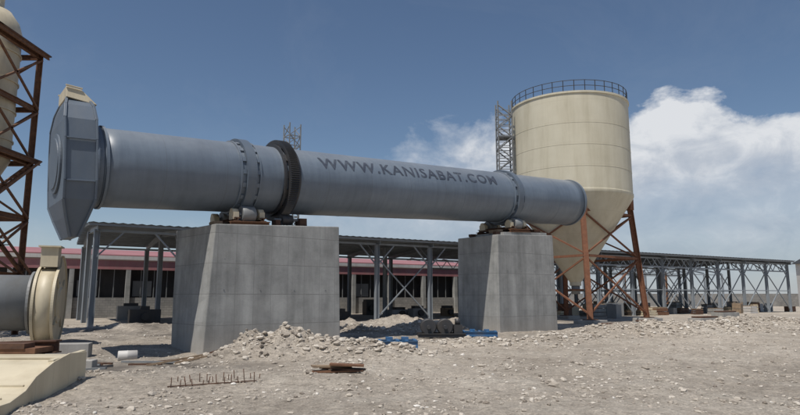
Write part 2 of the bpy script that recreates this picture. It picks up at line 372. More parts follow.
# ---------------------------------------------------------------- piers
def pier(name,base_fl,L,W,ztop,slope,tp,zb=-.8):
    A=Vector((base_fl[0],base_fl[1],0))
    cx=A+Dh*L/2+P*W/2
    fr=Matrix.Translation(cx)@Matrix(((Dh.x,P.x,0,0),(Dh.y,P.y,0,0),(0,0,1,0),(0,0,0,1)))
    b=B()
    c=[(0,0),(L,0),(L,W),(0,W)]; t=[(a[0]+d[0],a[1]+d[1]) for a,d in zip(c,tp)]
    lv=6; rings=[]
    for k in range(lv+1):
        f=k/lv; ring=[]
        for (x0,y0),(x1,y1) in zip(c,t):
            x=x0+(x1-x0)*f; y=y0+(y1-y0)*f; zt=ztop+slope*(x-L/2)
            j=random.uniform(-.012,.012) if 0<k<lv else 0
            ring.append(A+Dh*(x+j)+P*(y+j)+Z*(zb+(zt-zb)*f))
        rings.append(ring)
    vs=[p for r in rings for p in r]; fs=[]
    for k in range(lv):
        for i in range(4):
            j=(i+1)%4; fs.append((k*4+i,k*4+j,k*4+4+j,k*4+4+i))
    fs.append((3,2,1,0)); fs.append(tuple(lv*4+i for i in range(4)))
    b.add(vs,fs,'conc')
    par=empty(name)
    b.obj('pier_body',par,fr,bevel=.03)
    h=B()
    for zz in (.9,1.95,3.0):
        for i in range(4):
            x=.7+i*(L-1.4)/3
            f=(zz-zb)/(ztop-zb); yy=tp[0][1]*f
            p=A+Dh*x+P*(yy-.001)+Z*zz
            h.cyl(p+P*.02,p-P*.006,.022,'grey',10)
    h.obj('tie_holes',par)
    return par
pier('concrete_pier',(-6.55,20.25),5.45,3.05,4.32,.0517,((.33,.08),(-.1,.08),(-.1,-.02),(-.02,.05)))
pier('concrete_pier.001',(4.79,29.3),4.5,2.9,4.86,.0517,((.05,.05),(-.12,.05),(-.12,-.05),(.05,-.05)))

# ---------------------------------------------------------------- rotary kiln
kiln=empty('rotary_kiln')
b=B(); Rk=1.31; KE=19.3
prof=[(0,Rk)]
for i in range(1,40): prof.append((i*(KE+6.2)/40,Rk+random.uniform(-.006,.006)))
prof.append((KE+6.2,Rk))
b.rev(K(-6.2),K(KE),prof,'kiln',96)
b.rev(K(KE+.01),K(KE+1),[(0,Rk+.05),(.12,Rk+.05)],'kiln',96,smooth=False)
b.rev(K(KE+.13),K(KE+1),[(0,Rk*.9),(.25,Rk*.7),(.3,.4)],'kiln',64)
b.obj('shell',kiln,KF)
S1,S2,GS=-1.2,13.6,.45
b=B()
def ring(s,r,w,mat): b.ring(K(s),D3,Rk-.02,r,w,mat,96)
for s0 in(S1,S2):
    ring(s0,1.465,.36,'hood'); ring(s0-.36,1.37,.06,'kiln'); ring(s0+.36,1.37,.06,'kiln')
    for i in range(18):
        a=2*math.pi*i/18
        for ds in(-.255,.255):
            c=K(s0+ds)+ (P*math.cos(a)+U*math.sin(a))*1.335
            b.box(c,(.13,.16,.07),'kiln',(D3,(P*-math.sin(a)+U*math.cos(a)),(P*math.cos(a)+U*math.sin(a))))
ring(-5.98,1.38,.08,'kiln')
for s in(3.4,6.5,9.7,12.0,17.0): ring(s,1.316,.05,'kiln')
b.obj('riding_rings',kiln,KF)
b=B(); n=120; w=.34; vs=[]
for t,kk in((-w/2,0),(-w/2,1),(w/2,1),(w/2,0)):
    for i in range(n*2):
        a=2*math.pi*i/(n*2); r=1.40 if kk==0 else (1.60 if i%2==0 else 1.555)
        vs.append(K(GS+t)+(P*math.cos(a)+U*math.sin(a))*r)
m_=n*2; fs=[]
for k in range(4):
    fs+=[(k*m_+i,k*m_+(i+1)%m_,((k+1)%4)*m_+(i+1)%m_,((k+1)%4)*m_+i) for i in range(m_)]
b.add(vs,fs,'dark')
b.ring(K(GS-.28),D3,1.31,1.42,.08,'dark',64); b.ring(K(GS+.30),D3,1.31,1.42,.08,'dark',64)
for i in range(12):
    a=2*math.pi*i/12; r_=(P*math.cos(a)+U*math.sin(a)); tt=(P*-math.sin(a)+U*math.cos(a))
    b.box(K(GS)+r_*1.355,(.5,.3,.08),'dark',(D3,tt,r_))
b.obj('girth_gear',kiln)
def station(s0):
    b=B()
    for p in(-1.15,1.15):
        b.ibeam(K(s0-.75,p,-1.86),K(s0+.75,p,-1.86),.2,.16,'rust')
    for ds in(-.5,.5): b.ibeam(K(s0+ds,-1.25,-1.71),K(s0+ds,1.25,-1.71),.2,.14,'rustdark')
    for sg in(-1,1):
        pc=sg*.90; uc=-1.50
        b.rev(K(s0-.26,pc,uc),K(s0+.26,pc,uc),[(0,.27),(.03,.3),(.49,.3),(.52,.27)],'grey',32)
        b.cyl(K(s0-.55,pc,uc),K(s0+.55,pc,uc),.07,'grey',14)
        for ds in(-.5,.5):
            b.box(K(s0+ds,pc,uc-.06),(.2,.42,.26),'cream',(D3,P,U)); b.cyl(K(s0+ds-.11,pc,uc+.06),K(s0+ds+.11,pc,uc+.06),.15,'cream',20)
    b.cyl(K(s0+.42,0,-1.66),K(s0+.42,0,-1.42),.15,'rust',20)
    b.obj('support_rollers',kiln)
station(S1); station(S2)
b=B()
b.box(K(14.0,0,-2.03),(3.4,2.4,.16),'conc',(D3,P,U))
for p in(-.85,.85): b.beam(K(12.0,p,-1.98),K(15.8,p,-1.98),.22,.14,'rustdark')
b.box(K(12.5,-.5,-1.9),(.4,.6,.22),'wood',(D3,P,U)); b.box(K(15.4,-.6,-1.86),(.5,.5,.24),'rust',(D3,P,U))
b.cyl(K(GS-.22,-.75,-1.64),K(GS+.22,-.75,-1.64),.2,'dark',20)
b.cyl(K(GS-.5,-.75,-1.64),K(GS+.8,-.75,-1.64),.06,'grey',12)
b.box(K(GS+.65,-.75,-1.75),(.3,.4,.34),'rustdark',(D3,P,U))
b.box(K(GS-.42,-.75,-1.8),(.18,.36,.28),'rustdark',(D3,P,U))
b.beam(K(-2.3,-1.1,-1.93),K(2.0,-1.1,-1.93),.25,.06,'rust')
b.beam(K(-2.3,1.1,-1.93),K(2.0,1.1,-1.93),.25,.06,'rust')
b.box(K(-2.25,-.6,-1.85),(.3,.5,.18),'wood',(D3,P,U)); b.box(K(2.0,.5,-1.85),(.4,.6,.16),'wood',(D3,P,U))
b.obj('drive_and_base_frames',kiln)
b=B()
a0,a1=-7.2,-6.32
lv=[(2.05,a0+.15,a1-.08,.55),(1.75,a0+.06,a1-.03,.95),(1.25,a0,a1,1.25),(.6,a0,a1,1.36),(-.7,a0,a1,1.38),(-1.25,a0,a1,1.28),(-1.75,a0+.12,a1-.15,1.0),(-2.35,a0+.3,a1-.34,.65)]
vs=[];fs=[]
for u,s0,s1,h in lv: vs+=[K(s0,-h,u),K(s1,-h,u),K(s1,h,u),K(s0,h,u)]
for k in range(len(lv)-1):
    for i in range(4):
        j=(i+1)%4; fs.append((k*4+i,k*4+j,k*4+4+j,k*4+4+i))
fs+= [(0,1,2,3),tuple(len(vs)-4+i for i in range(4))]
b.add(vs,fs,'hood')
for k in range(len(lv)-1):
    for sg in(-1,1):
        for c_ in(1,2):
            b.beam(K(lv[k][c_],sg*(lv[k][3]+.03),lv[k][0]),K(lv[k+1][c_],sg*(lv[k+1][3]+.03),lv[k+1][0]),.08,.06,'hood')
b.rev(K(a1+.003),K(-5.7),[(0,1.46),(.08,1.46),(.09,1.37),(.22,1.36)],'hood',72,smooth=False)
for i in range(28):
    a=2*math.pi*i/28; c=K(a1+.08)+(P*math.cos(a)+U*math.sin(a))*1.42; b.cyl(c,c+D3*.04,.02,'hood',6)
b.rev(K(a0-.003),K(-9),[(0,.95),(.06,.95),(.07,.8),(.10,.8)],'hood',48,smooth=False)
for u in(.6,-.7):
    b.beam(K(a0+.04,-1.40,u),K(a1-.04,-1.40,u),.05,.05,'hood')
b.obj('feed_hood',kiln,None,bevel=.012)
b=B()
b.hexa([K(a0+.12,-.7,2.053),K(a1+.12,-.7,1.9),K(a1+.12,.7,1.9),K(a0+.12,.7,2.053),K(a0+.12,-.6,2.42),K(a1-.32,-.6,2.36),K(a1-.32,.6,2.36),K(a0+.12,.6,2.42)],'cream')
b.beam(K(a0+.10,-.65,2.44),K(a1-.30,-.65,2.38),.06,.05,'cream'); b.beam(K(a0+.10,.65,2.44),K(a1-.30,.65,2.38),.06,.05,'cream')
b.obj('hood_cap',kiln,bevel=.01)
# lettering
cu=bpy.data.curves.new('lettering','FONT'); cu.body='WWW.KANISABAT.COM'; cu.size=1; cu.offset=.018; cu.space_character=1.15; cu.resolution_u=3
to=bpy.data.objects.new('tmp_text',cu); sc.collection.objects.link(to)
bpy.context.view_layer.update()
dg=bpy.context.evaluated_depsgraph_get(); me=bpy.data.meshes.new_from_object(to.evaluated_get(dg)); bpy.data.objects.remove(to)
bm=bmesh.new(); bm.from_mesh(me); bmesh.ops.remove_doubles(bm,verts=bm.verts,dist=1e-4); bmesh.ops.triangulate(bm,faces=bm.faces)
for _ in range(2): bmesh.ops.subdivide_edges(bm,edges=[e for e in bm.edges if e.calc_length()>.12],cuts=1)
bmesh.ops.triangulate(bm,faces=bm.faces)
x0=min(v.co.x for v in bm.verts); x1=max(v.co.x for v in bm.verts); y0=min(v.co.y for v in bm.verts); y1=max(v.co.y for v in bm.verts)
sA,sB,th0,hh=1.75,12.0,R(30),.54
for v in bm.verts:
    s=sA+(v.co.x-x0)/(x1-x0)*(sB-sA); th=th0+((v.co.y-y0)/(y1-y0)-.5)*hh/Rk
    r=Rk+.016; v.co=Vector((s,-math.cos(th)*r,math.sin(th)*r))
bmesh.ops.recalc_face_normals(bm,faces=bm.faces)
bm.to_mesh(me); bm.free(); me.materials.clear(); me.materials.append(M['letter'])
lo=bpy.data.objects.new('lettering',me); sc.collection.objects.link(lo); lo.matrix_world=KF; lo.parent=kiln

# access ladder tower behind the kiln
b=B(); lc=Vector((-4.8,25.95,0)); hw=.27; top=9.3
cs=[lc+Dh*i*hw+P*j*hw for i,j in((-1,-1),(1,-1),(1,1),(-1,1))]
for c in cs: b.beam(c+Z*-.3,c+Z*top,.045,.045,'grey')
z=.2;k=0
while z<top-.2:
    for i in range(4):
        p,q=cs[i],cs[(i+1)%4]; b.beam(p+Z*z,q+Z*z,.035,.035,'grey')
        b.beam((p if k%2 else q)+Z*z,(q if k%2 else p)+Z*(z+.45),.03,.03,'grey')
    z+=.45;k+=1
b.obj('access_ladder')

# ---------------------------------------------------------------- silo
silo=empty('storage_silo'); sc0=Vector((12.6,43.4,0)); Rs=4.2
SF=Matrix.Translation(sc0)
b=B()
b.rev(sc0+Z*2.5,sc0+Z*20,[(0,.4),(.25,.4),(6.1,Rs),(6.2,Rs+.04),(6.35,Rs+.04),(6.38,Rs),(9,Rs),(11,Rs),(12.95,Rs),(12.97,Rs+.07),(13.1,Rs+.07),(13.13,Rs-.05),(13.7,1.0),(13.8,.2)],'creamsilo',96)
o=b.obj('silo_body',silo,SF)
for p in o.data.polygons: p.use_smooth=True
md=o.modifiers.new('es','EDGE_SPLIT'); md.split_angle=R(28)
b=B()
b.cyl(sc0+Z*1.9,sc0+Z*2.55,.3,'grey',24); b.box(sc0+Z*2.2,(.9,.9,.12),'rust')
for z in(10.4,11.9,13.4): b.ring(sc0+Z*z,Z,Rs-.01,Rs+.01,.03,'creamsilo',96)
b.obj('outlet_and_seams',silo,SF)
b=B()
cr=[];h0,h1=3.4,2.66
for i,j in((-1,-1),(1,-1),(1,1),(-1,1)):
    b0=sc0+Dh*i*h0+P*j*h0; t0=sc0+Dh*i*h1+P*j*h1
    if i>0: t0=sc0+Dh*i*2.85+P*j*2.85
    def atf(z,b0=b0,t0=t0): return b0+(t0-b0)*(z/8.3)+Z*z
    cr.append(atf)
    tp=9.0 if i>0 else 8.3
    b.ibeam(atf(.2),atf(tp),.32,.34,'rustleg',up=(i*Dh+j*P),t=.05)
    b.box(b0+Z*.28,(.7,.7,.06),'rustdark',(Dh,P,Z))
    b.box(atf(tp-.6),(.42,.46,1.0),'rustleg',(Dh,P,Z))
for k in range(4):
    p,q=cr[k],cr[(k+1)%4]
    for z in(4.4,7.5): b.beam(p(z),q(z),.14,.16,'rustleg')
    b.beam(p(.6),q(4.3),.10,.10,'rustleg'); b.beam(q(.6),p(4.3),.10,.10,'rustleg')
    b.beam(p(4.5),q(7.4),.10,.10,'rustleg'); b.beam(q(4.5),p(7.4),.10,.10,'rustleg')
b.obj('support_legs',silo)
b=B()
for i,j in((-1,-1),(1,-1),(1,1),(-1,1)):
    b0=sc0+Dh*i*h0+P*j*h0; b.box(b0+Z*.0,(1.5,1.5,.5),'conc',(Dh,P,Z))
b.obj('leg_footings',silo,bevel=.03)
b=B()
n=36
for i in range(n):
    a=2*math.pi*i/n;a2=2*math.pi*(i+1)/n
    p=sc0+Vector((math.cos(a),math.sin(a),0))*(Rs-.05);q=sc0+Vector((math.cos(a2),math.sin(a2),0))*(Rs-.05)
    b.beam(p+Z*15.55,p+Z*16.4,.04,.04,'dark')
    for z in(16.0,16.38): b.beam(p+Z*z,q+Z*z,.035,.035,'dark')
b.box(sc0+Z*16.1+Vector((-.5,0,0)),(1.4,1.4,.6),'creamsilo')
b.obj('top_railing',silo)
b=B()
lc=sc0+Vector((-4.95,-.6,0)); hw=.5
cs=[lc+Vector((i*hw,j*hw,0)) for i,j in((-1,-1),(1,-1),(1,1),(-1,1))]
for c in cs: b.beam(c,c+Z*15.9,.08,.08,'grey')
z=.4;k=0
while z<15.5:
    for i in range(4):
        p,q=cs[i],cs[(i+1)%4]; b.beam(p+Z*z,q+Z*z,.06,.06,'grey'); b.beam(p+Z*(z+.4),q+Z*(z+.4),.04,.04,'grey')
    b.beam((cs[0] if k%2 else cs[1])+Z*z,(cs[1] if k%2 else cs[0])+Z*(z+.8),.14,.06,'grey')
    b.beam((cs[3] if k%2 else cs[2])+Z*z,(cs[2] if k%2 else cs[3])+Z*(z+.8),.14,.06,'grey')
    if k%4==0: b.box(lc+Z*(z+.05),(1.1,1.1,.05),'grey'); b.beam(lc+Z*z,sc0+Vector((-4.1,-.3,0))+Z*z,.1,.1,'grey')
    z+=.8;k+=1
b.obj('stair_tower',silo)

# ---------------------------------------------------------------- steel frame shed
shed=empty('steel_frame_shed'); b=B(); r=B(); pu=B()
SL=72
SE=Matrix(((E.x,Q.x,0,S0.x),(E.y,Q.y,0,S0.y),(0,0,1,0),(0,0,0,1)))
fr=[i*4.5 for i in range(17)]
def zr(q): return 5.75+.5*(1-abs(q-7)/7)
for s in fr:
    for q in(0,7,14):
        b.ibeam(S(s,q,-.3),S(s,q,zr(q)-.25),.24,.3,'steelblue')
    b.ibeam(S(s,-.5,zr(0)-.2),S(s,7,zr(7)-.2),.18,.34,'steelblue'); b.ibeam(S(s,7,zr(7)-.2),S(s,14.5,zr(14)-.2),.18,.34,'steelblue')
    b.beam(S(s,0,4.5),S(s,1.5,zr(1.5)-.3),.1,.1,'steelblue')
for i in range(len(fr)-1):
    s0,s1=fr[i],fr[i+1]
    for q in(0,14):
        b.beam(S(s0,q,5.45),S(s1,q,5.45),.12,.14,'steelblue')
        if i>6:
            b.beam(S(s0,q,4.6),S(s1,q,4.6),.12,.14,'steelblue')
            for k in range(3):
                a=s0+(s1-s0)*k/3; c=s0+(s1-s0)*(k+1)/3; mid=(a+c)/2
                b.beam(S(a,q,4.6),S(mid,q,5.45),.06,.06,'steelblue'); b.beam(S(mid,q,5.45),S(c,q,4.6),.06,.06,'steelblue')
    if i%3==1 or i>8:
        for q in((0,7,14) if i>8 else (0,)):
            b.beam(S(s0,q,.2),S(s1,q,4.5),.08,.08,'steelblue'); b.beam(S(s1,q,.2),S(s0,q,4.5),.08,.08,'steelblue')
            if i>8: b.beam(S(s0,q,2.4),S(s1,q,2.4),.09,.09,'steelblue')
    b.beam(S(s0,0,3.9),S(s0+1.4,0,5.4),.09,.09,'steelblue'); b.beam(S(s1,0,3.9),S(s1-1.4,0,5.4),.09,.09,'steelblue')
q=-.6
while q<14.7:
    pu.beam(S(-.5,q,zr(q)+.03),S(SL+.5,q,zr(q)+.03),.08,.14,'steelblue'); q+=1.0
b.obj('steel_frames',shed); pu.obj('purlins',shed)
for qa,qb in((-.8,7),(7,14.8)):
    vs=[];n=int((SL+1)/.25)
    for i in range(n+1):
        s=-.5+i*.25; zz=.12+(.05 if i%2 else 0)
        vs+=[S(s,qa,zr(qa)+zz),S(s,qb,zr(qb)+zz)]
    r.add(vs,[(2*i,2*i+2,2*i+3,2*i+1) for i in range(n)],'roofdark')
r.obj('roof_sheets',shed)
sh2=empty('steel_frame_shed'); b=B()
for i in range(13):
    s=38+i*5
    for q in(24,32): b.ibeam(S(s,q,-.3),S(s,q,5.6),.24,.28,'rust' if i%4==1 else 'steelblue')
    b.ibeam(S(s,24,5.6),S(s,28,6.6),.16,.26,'steelblue'); b.ibeam(S(s,28,6.6),S(s,32,5.6),.16,.26,'steelblue')
    if i<12:
        for q in(24,32):
            for z in(2.6,5.4): b.beam(S(s,q,z),S(s+5,q,z),.1,.12,'steelblue')
            if i%2: b.beam(S(s,q,.1),S(s+5,q,5.3),.07,.07,'steelblue')
        for q,z in((26,6.2),(28,6.72),(30,6.2)): b.beam(S(s,q,z),S(s+5,q,z),.08,.12,'steelblue')
b.obj('frames',sh2)

bg=empty('workshop_building'); b=B(); x=(E,Q,Z)
L0,L1=-30,46; q0=17.5; cm=(L0+L1)/2; LL=L1-L0
b.box(S(cm,q0+.15,.7),(LL,.3,1.9),'block',x)
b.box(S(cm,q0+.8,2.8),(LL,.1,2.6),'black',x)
b.box(S(cm,q0+.1,4.35),(LL,.32,.75),'red',x)
b.box(S(cm,q0+.05,4.95),(LL+.3,.5,.3),'white',x)
b.hexa([S(L0,q0-.1,5.12),S(L1,q0-.1,5.12),S(L1,q0+10,5.12),S(L0,q0+10,5.12),S(L0,q0-.1,5.2),S(L1,q0-.1,5.2),S(L1,q0+10,6.3),S(L0,q0+10,6.3)],'red')
b.box(S(L1-.15,q0+5.2,2.1),(.3,9.4,4.6),'block',x)
s=L0
while s<=L1: b.box(S(s,q0+.0,1.9),(.35,.5,4.1),'conc',x); s+=4.2
s=L0
while s<L1:
    if random.random()<.6:
        b.box(S(s+1.2,q0+.5,2.4),(1.5,.06,1.3),'grey',x)
    for k in(1.05,2.1,3.15): b.beam(S(s+k,q0+.3,1.65),S(s+k,q0+.3,3.98),.06,.06,'grey')
    s+=4.2
b.obj('walls_and_fascia',bg,SE)
b=B(); b.box(S(-14,3,.6),(22,.25,1.9),'block',x); b.obj('block_wall',None,SE)

b=B(); b.box((60,112,1.0),(150,.3,2.6),'block'); b.obj('perimeter_wall')
bld=empty('distant_building'); b=B()
b.box((78,95,3.6),(22,14,7.2),'white'); b.hexa([Vector(v) for v in((66.5,87.5,7.2),(89.5,87.5,7.2),(89.5,102.5,7.2),(66.5,102.5,7.2),(66.5,95,9.4),(89.5,94.9,9.4),(89.5,95.1,9.4),(66.5,95.1,9.4))],'roofdark')
for i in range(6): b.box((68.5+i*3.6,87.97,3.2),(1.6,.1,1.6),'black')
b.obj('walls_and_roof',bld)
b=B(); rr=random.Random(5)
for i in range(60):
    s=33+rr.random()*42; q=rr.uniform(-3.5,9); h=rr.uniform(.35,1.25); w_=rr.uniform(.7,2.2); mt=rr.choice(['wood','grey','rust','cream','white','conc','rustdark'])
    n=rr.choice([1,2,3]); c=S(s,q); a=rr.uniform(-.4,.4); X=(E*math.cos(a)+Q*math.sin(a)); Y=Z.cross(X); g=gh(c.x,c.y)
    for k in range(n):
        hk=h/n; b.box(c+Z*(g+hk*(k+.5)+.02*k)+X*rr.uniform(-.06,.06),(w_*(1-.08*k),.8,hk-.03),mt,(X,Y,Z))
    if n>1:
        for e in(-.35,.35): b.box(c+X*e*w_+Z*(g+h+.06),(.1,.85,.07),'wood',(X,Y,Z))
b.obj('stacked_building_materials')
b=B()
for i in range(12):
    s=rr.uniform(2,30); q=rr.uniform(2,14); c=S(s,q); h=rr.uniform(.6,1.6); g=gh(c.x,c.y); mt=rr.choice(['grey','rustdark','dark','wood','steelblue'])
    b.box(c+Z*(g+h/2),(rr.uniform(.8,2),.9,h),mt,(E,Q,Z)); b.box(c+Z*(g+h+.1),(rr.uniform(.5,1),.6,.22),'dark',(E,Q,Z)); b.cyl(c+Z*(g+h*.5)-Q*.5,c+Z*(g+h*.5)-Q*.75,.25,'dark',16)
b.obj('workshop_machines')

# ---------------------------------------------------------------- left process tower
tw=empty('process_tower'); b=B()
X0,X1,Y0,Y1=-21.9,-17.95,24.8,28.5
cols=[(X0,Y0),(X1,Y0),(X1,Y1),(X0,Y1)]
for c in cols: b.ibeam((c[0],c[1],-.3),(c[0],c[1],13.6),.26,.26,'rust',t=.035)
lv=[2.7,5.4,8.1,10.8,13.5]
for z in lv:
    for i in range(4):
        p=Vector((*cols[i],z));q=Vector((*cols[(i+1)%4],z)); b.ibeam(p,q,.16,.24,'rust',t=.03)
for k,(a,c) in enumerate(zip([0.1]+lv[:-1],lv)):
    for i in range(4):
        p,q=cols[i],cols[(i+1)%4]
        if i==1: p=(p[0]+.13,p[1]); q=(q[0]+.13,q[1])
        b.beam((*p,a),(*q,c-.15),.09,.09,'rust')
        b.beam((*q,a),(*p,c-.15),.09,.09,'rust')
b.obj('steel_frame',tw)
b=B()
for z in(8.25,13.65):
    b.box(((X0+X1)/2,Y0-.15,z),(X1-X0+.8,.9,.06),'rustdark'); b.box((X1+.2,(Y0+Y1)/2,z+.003),(.4,Y1-Y0+.6,.06),'rustdark')
    b.ibeam((X1+.34,Y0-.6,z-.12),(X1+.34,Y1+.2,z-.12),.1,.18,'rust',t=.02)
b.obj('platforms',tw)
b=B()
for k,(za,zb) in enumerate(((.2,2.8),(2.8,5.5),(5.5,8.2))):
    ya,yb=(Y0,Y1) if k%2==0 else (Y1,Y0)
    for dx in(.12,.5): b.beam((X1+dx,ya,za),(X1+dx,yb,zb),.05,.12,'rust')
    for j in range(10):
        f=(j+.5)/10; b.box((X1+.31,ya+(yb-ya)*f,za+(zb-za)*f),(.34,.18,.03),'rustdark')
b.obj('stairs',tw)
b=B(); c=Vector((-19.45,(Y0+Y1)/2+.3,0))
b.rev(c+Z*6.0,c+Z*20,[(0,.35),(2.0,1.3),(8.2,1.3),(8.7,1.15),(9.2,.8),(9.3,.45),(9.9,.45),(10.0,.5),(10.15,.5)],'cream',48)
for z in(8.9,10.3,11.7,13.1): b.ring(c+Z*z,Z,1.29,1.36,.07,'cream',48)
b.obj('cyclone_vessel',tw)

# exhaust fan
bl=empty('exhaust_fan'); b=B(); ax=Vector((.93,.36,0)).normalized(); fc=Vector((-12.6,21.8,1.5))
axp=Vector((-ax.y,ax.x,0))
b.rev(fc-ax*6,fc,[(0,.97),(5.7,.97)],'grey',48)
b.ring(fc-ax*.5,ax,.9,1.1,.08,'grey',48); b.ring(fc-ax*2.4,ax,.94,1.05,.08,'grey',48)
n=96; tw2=.30
prof=[]
for i in range(n):
    a=2*math.pi*i/n; r=1.22+.42*(i/n); prof.append((math.cos(a+math.pi*.5)*r,math.sin(a+math.pi*.5)*r))
vs=[]
for t in(-tw2,tw2):
    for (px,pz) in prof: vs.append(fc+ax*t+axp*px+Z*pz)
fs=[(i,(i+1)%n,n+(i+1)%n,n+i) for i in range(n)]+[tuple(range(n-1,-1,-1)),tuple(range(n,2*n))]
b.add(vs,fs,'cream',[True]*n+[False,False])
for t in(-tw2,tw2):
    for i in range(n-1):
        (xa,za),(xb,zb)=prof[i],prof[i+1]; b.beam(fc+ax*t+axp*xa*1.02+Z*za*1.02,fc+ax*t+axp*xb*1.02+Z*zb*1.02,.06,.09,'cream',up=ax)
b.box(fc+Z*1.6+axp*-.35,(.54,.62,.7),'cream',(ax,axp,Z)); b.box(fc+Z*1.97+axp*-.35,(.70,.8,.05),'cream',(ax,axp,Z))
b.rev(fc+ax*(tw2+.002),fc+ax*3,[(0,.72),(.04,.72),(.05,.55),(.09,.5)],'cream',48,smooth=False)
for a in(.8,2.3,3.9,5.4):
    d=(axp*math.cos(a)+Z*math.sin(a)); b.beam(fc+ax*(tw2+.03)+d*.72,fc+ax*(tw2+.03)+d*1.15,.05,.05,'cream',up=ax)
b.box(fc+Vector((0,0,-1.67)),(1.0,1.8,.35),'conc',(ax,axp,Z))
b.box(fc-ax*3+Vector((0,0,-1.3)),(.5,1.8,.9),'conc',(ax,axp,Z))
b.obj('casing_and_duct',bl)

# ---------------------------------------------------------------- foreground objects
b=B(); sec=[(12.0,.60),(11.4,.62),(10.9,.52),(10.4,.33),(9.9,.17),(9.3,.09),(8.7,.11)]
xa,xb=-9.6,-6.15; vs=[];fs=[]
for i,(y,z) in enumerate(sec):
    f=max(0,(i-3))*.14
    for x_ in(xa,-7.7,xb+f): vs+=[(x_,y,z),(x_,y,z-.05)]
m_=6
for i in range(len(sec)-1):
    a=i*m_;c=a+m_
    for k in(0,2):
        fs+=[(a+k,a+k+2,c+k+2,c+k),(a+k+1,c+k+1,c+k+3,a+k+3)]
    fs+=[(a+4,a+5,c+5,c+4)]
b.add(vs,fs,'cream',False)
for i in range(len(sec)-1):
    f0=max(0,(i-3))*.14; f1=max(0,(i-2))*.14
    (ya,za),(yb,zb_)=sec[i],sec[i+1]
    b.hexa([Vector((xb+f0,ya,-.25)),Vector((xb+f0+.04,ya,-.25)),Vector((xb+f1+.04,yb,-.25)),Vector((xb+f1,yb,-.25)),Vector((xb+f0,ya,za+.05)),Vector((xb+f0+.04,ya,za+.05)),Vector((xb+f1+.04,yb,zb_+.05)),Vector((xb+f1,yb,zb_+.05))],'cream')
b.beam((xb-.03,12.0,.66),(xb-.03,10.9,.58),.10,.04,'cream')
for y_,z_ in((11.2,.60),(10.15,.26),(9.6,.14)): b.beam((xa,y_,z_),(xb-.01,y_,z_),.04,.035,'cream')
b.obj('steel_chute',None,None,bevel=.006)
b=B()
b.box((-8.6,12.3,.66),(3.0,.7,.10),'rust'); b.box((-8.4,12.1,.75),(2.2,.35,.10),'rustdark'); b.ibeam((-9.9,12.75,.60),(-7.0,12.6,.70),.2,.26,'rustdark')
b.box((-8.4,12.4,.27),(2.2,.5,.66),'rustdark')
b.obj('rusty_steel_sections')
b=B()
for j in range(2):
    for i in range(12):
        x_=-4.35+i*.135+random.uniform(-.03,.03); y_=11.75+j*.35+i*.03; g=gh(x_,y_)
        b.cyl((x_,y_,g-.1),(x_+random.uniform(-.05,.05),y_+random.uniform(-.03,.03),g+random.uniform(.08,.2)),.009,'rustdark',6)
b.beam((-4.4,11.72,gh(-4.4,11.72)+.02),(-2.8,12.1,gh(-2.8,12.1)+.03),.02,.02,'rustdark')
b.obj('rebar_stubs')
b=B()
for i,(dx,dy,a,mat) in enumerate([(0,0,.1,'rust'),(.1,.06,-.15,'rustdark'),(-.15,.1,.3,'wood'),(.2,-.05,.05,'rust')]):
    X=Vector((math.cos(a),math.sin(a),random.uniform(-.05,.05))).normalized(); Y=Z.cross(X).normalized(); 
    b.box((-1.35+dx,13.4+dy,gh(-1.3,13.4)+.05+.045*i),(1.1-.12*i,.28,.035),mat,(X,Y,X.cross(Y)))
b.obj('rusty_steel_plates')
def bluef(c,w,d,h,a):
    b=B(); X=Vector((math.cos(a),math.sin(a),0));Y=Vector((-math.sin(a),math.cos(a),0)); c=Vector((c[0],c[1],gh(*c)))
    for sy in(-1,1):
        b.ibeam(c-X*w/2+Y*sy*d/2+Z*h*.6,c+X*w/2+Y*sy*d/2+Z*h*.6,.1,h*.7,'blue',t=.02)
    for k in range(5): b.beam(c+X*w*(-.45+k*.225)-Y*d/2+Z*h*.95,c+X*w*(-.45+k*.225)+Y*d/2+Z*h*.95,.1,.04,'blue')
    for sx in(-1,1):
        b.cyl(c+X*sx*w*.36-Y*d*.5+Z*.09,c+X*sx*w*.36+Y*d*.5+Z*.09,.09,'dark',16)
        b.box(c+X*sx*w*.2+Z*h*1.1,(.22,.3,h*.3),'blue',(X,Y,Z))
    b.obj('blue_steel_frame')
bluef((-.1,20.2),1.3,.7,.34,.1); bluef((3.4,26.2),1.5,.8,.28,-.1)
b=B(); c=Vector((1.75,26.0,gh(1.75,26)))
for sx in(-.55,.15):
    b.rev(c+Vector((sx,-.35,.42)),c+Vector((sx,.35,.42)),[(0,.3),(.04,.34),(.66,.34),(.7,.3)],'dark',28)
    b.cyl(c+Vector((sx,-.6,.42)),c+Vector((sx,.6,.42)),.08,'dark',12)
for sy in(-.5,.5): b.ibeam(c+Vector((-1,sy,.08)),c+Vector((1,sy,.08)),.14,.16,'dark')
b.box(c+Vector((.7,0,.32)),(.35,.7,.36),'dark'); b.cyl(c+Vector((.7,0,.5)),c+Vector((.7,0,.75)),.12,'dark',14)
b.obj('spare_roller_assembly')
b=B(); c=Vector((-8.9,19.4,gh(-8.9,19.4)+.15))
b.rev(c,c+Vector((.5,.25,0)),[(0,.14),(.02,.16),(.26,.16),(.28,.17),(.3,.16),(.56,.16),(.57,.14)],'white',24); b.obj('steel_drum')
b=B()
for i in range(22):
    x_=random.uniform(-11.2,-5.6); y_=random.uniform(15.0,18.6); a=random.uniform(-.35,.35); L=random.uniform(.6,2.0)
    d=Vector((math.cos(a),math.sin(a),0)); p=Vector((x_,y_,0))
    p0=p-d*L/2;p1=p+d*L/2; p0.z=gh(p0.x,p0.y)+.04;p1.z=gh(p1.x,p1.y)+.04
    b.beam(p0,p1,random.choice([.06,.10,.14]),.05,random.choice(['wood','rustdark','rustdark','grey','dark']))
b.obj('scrap_timber_and_beams')
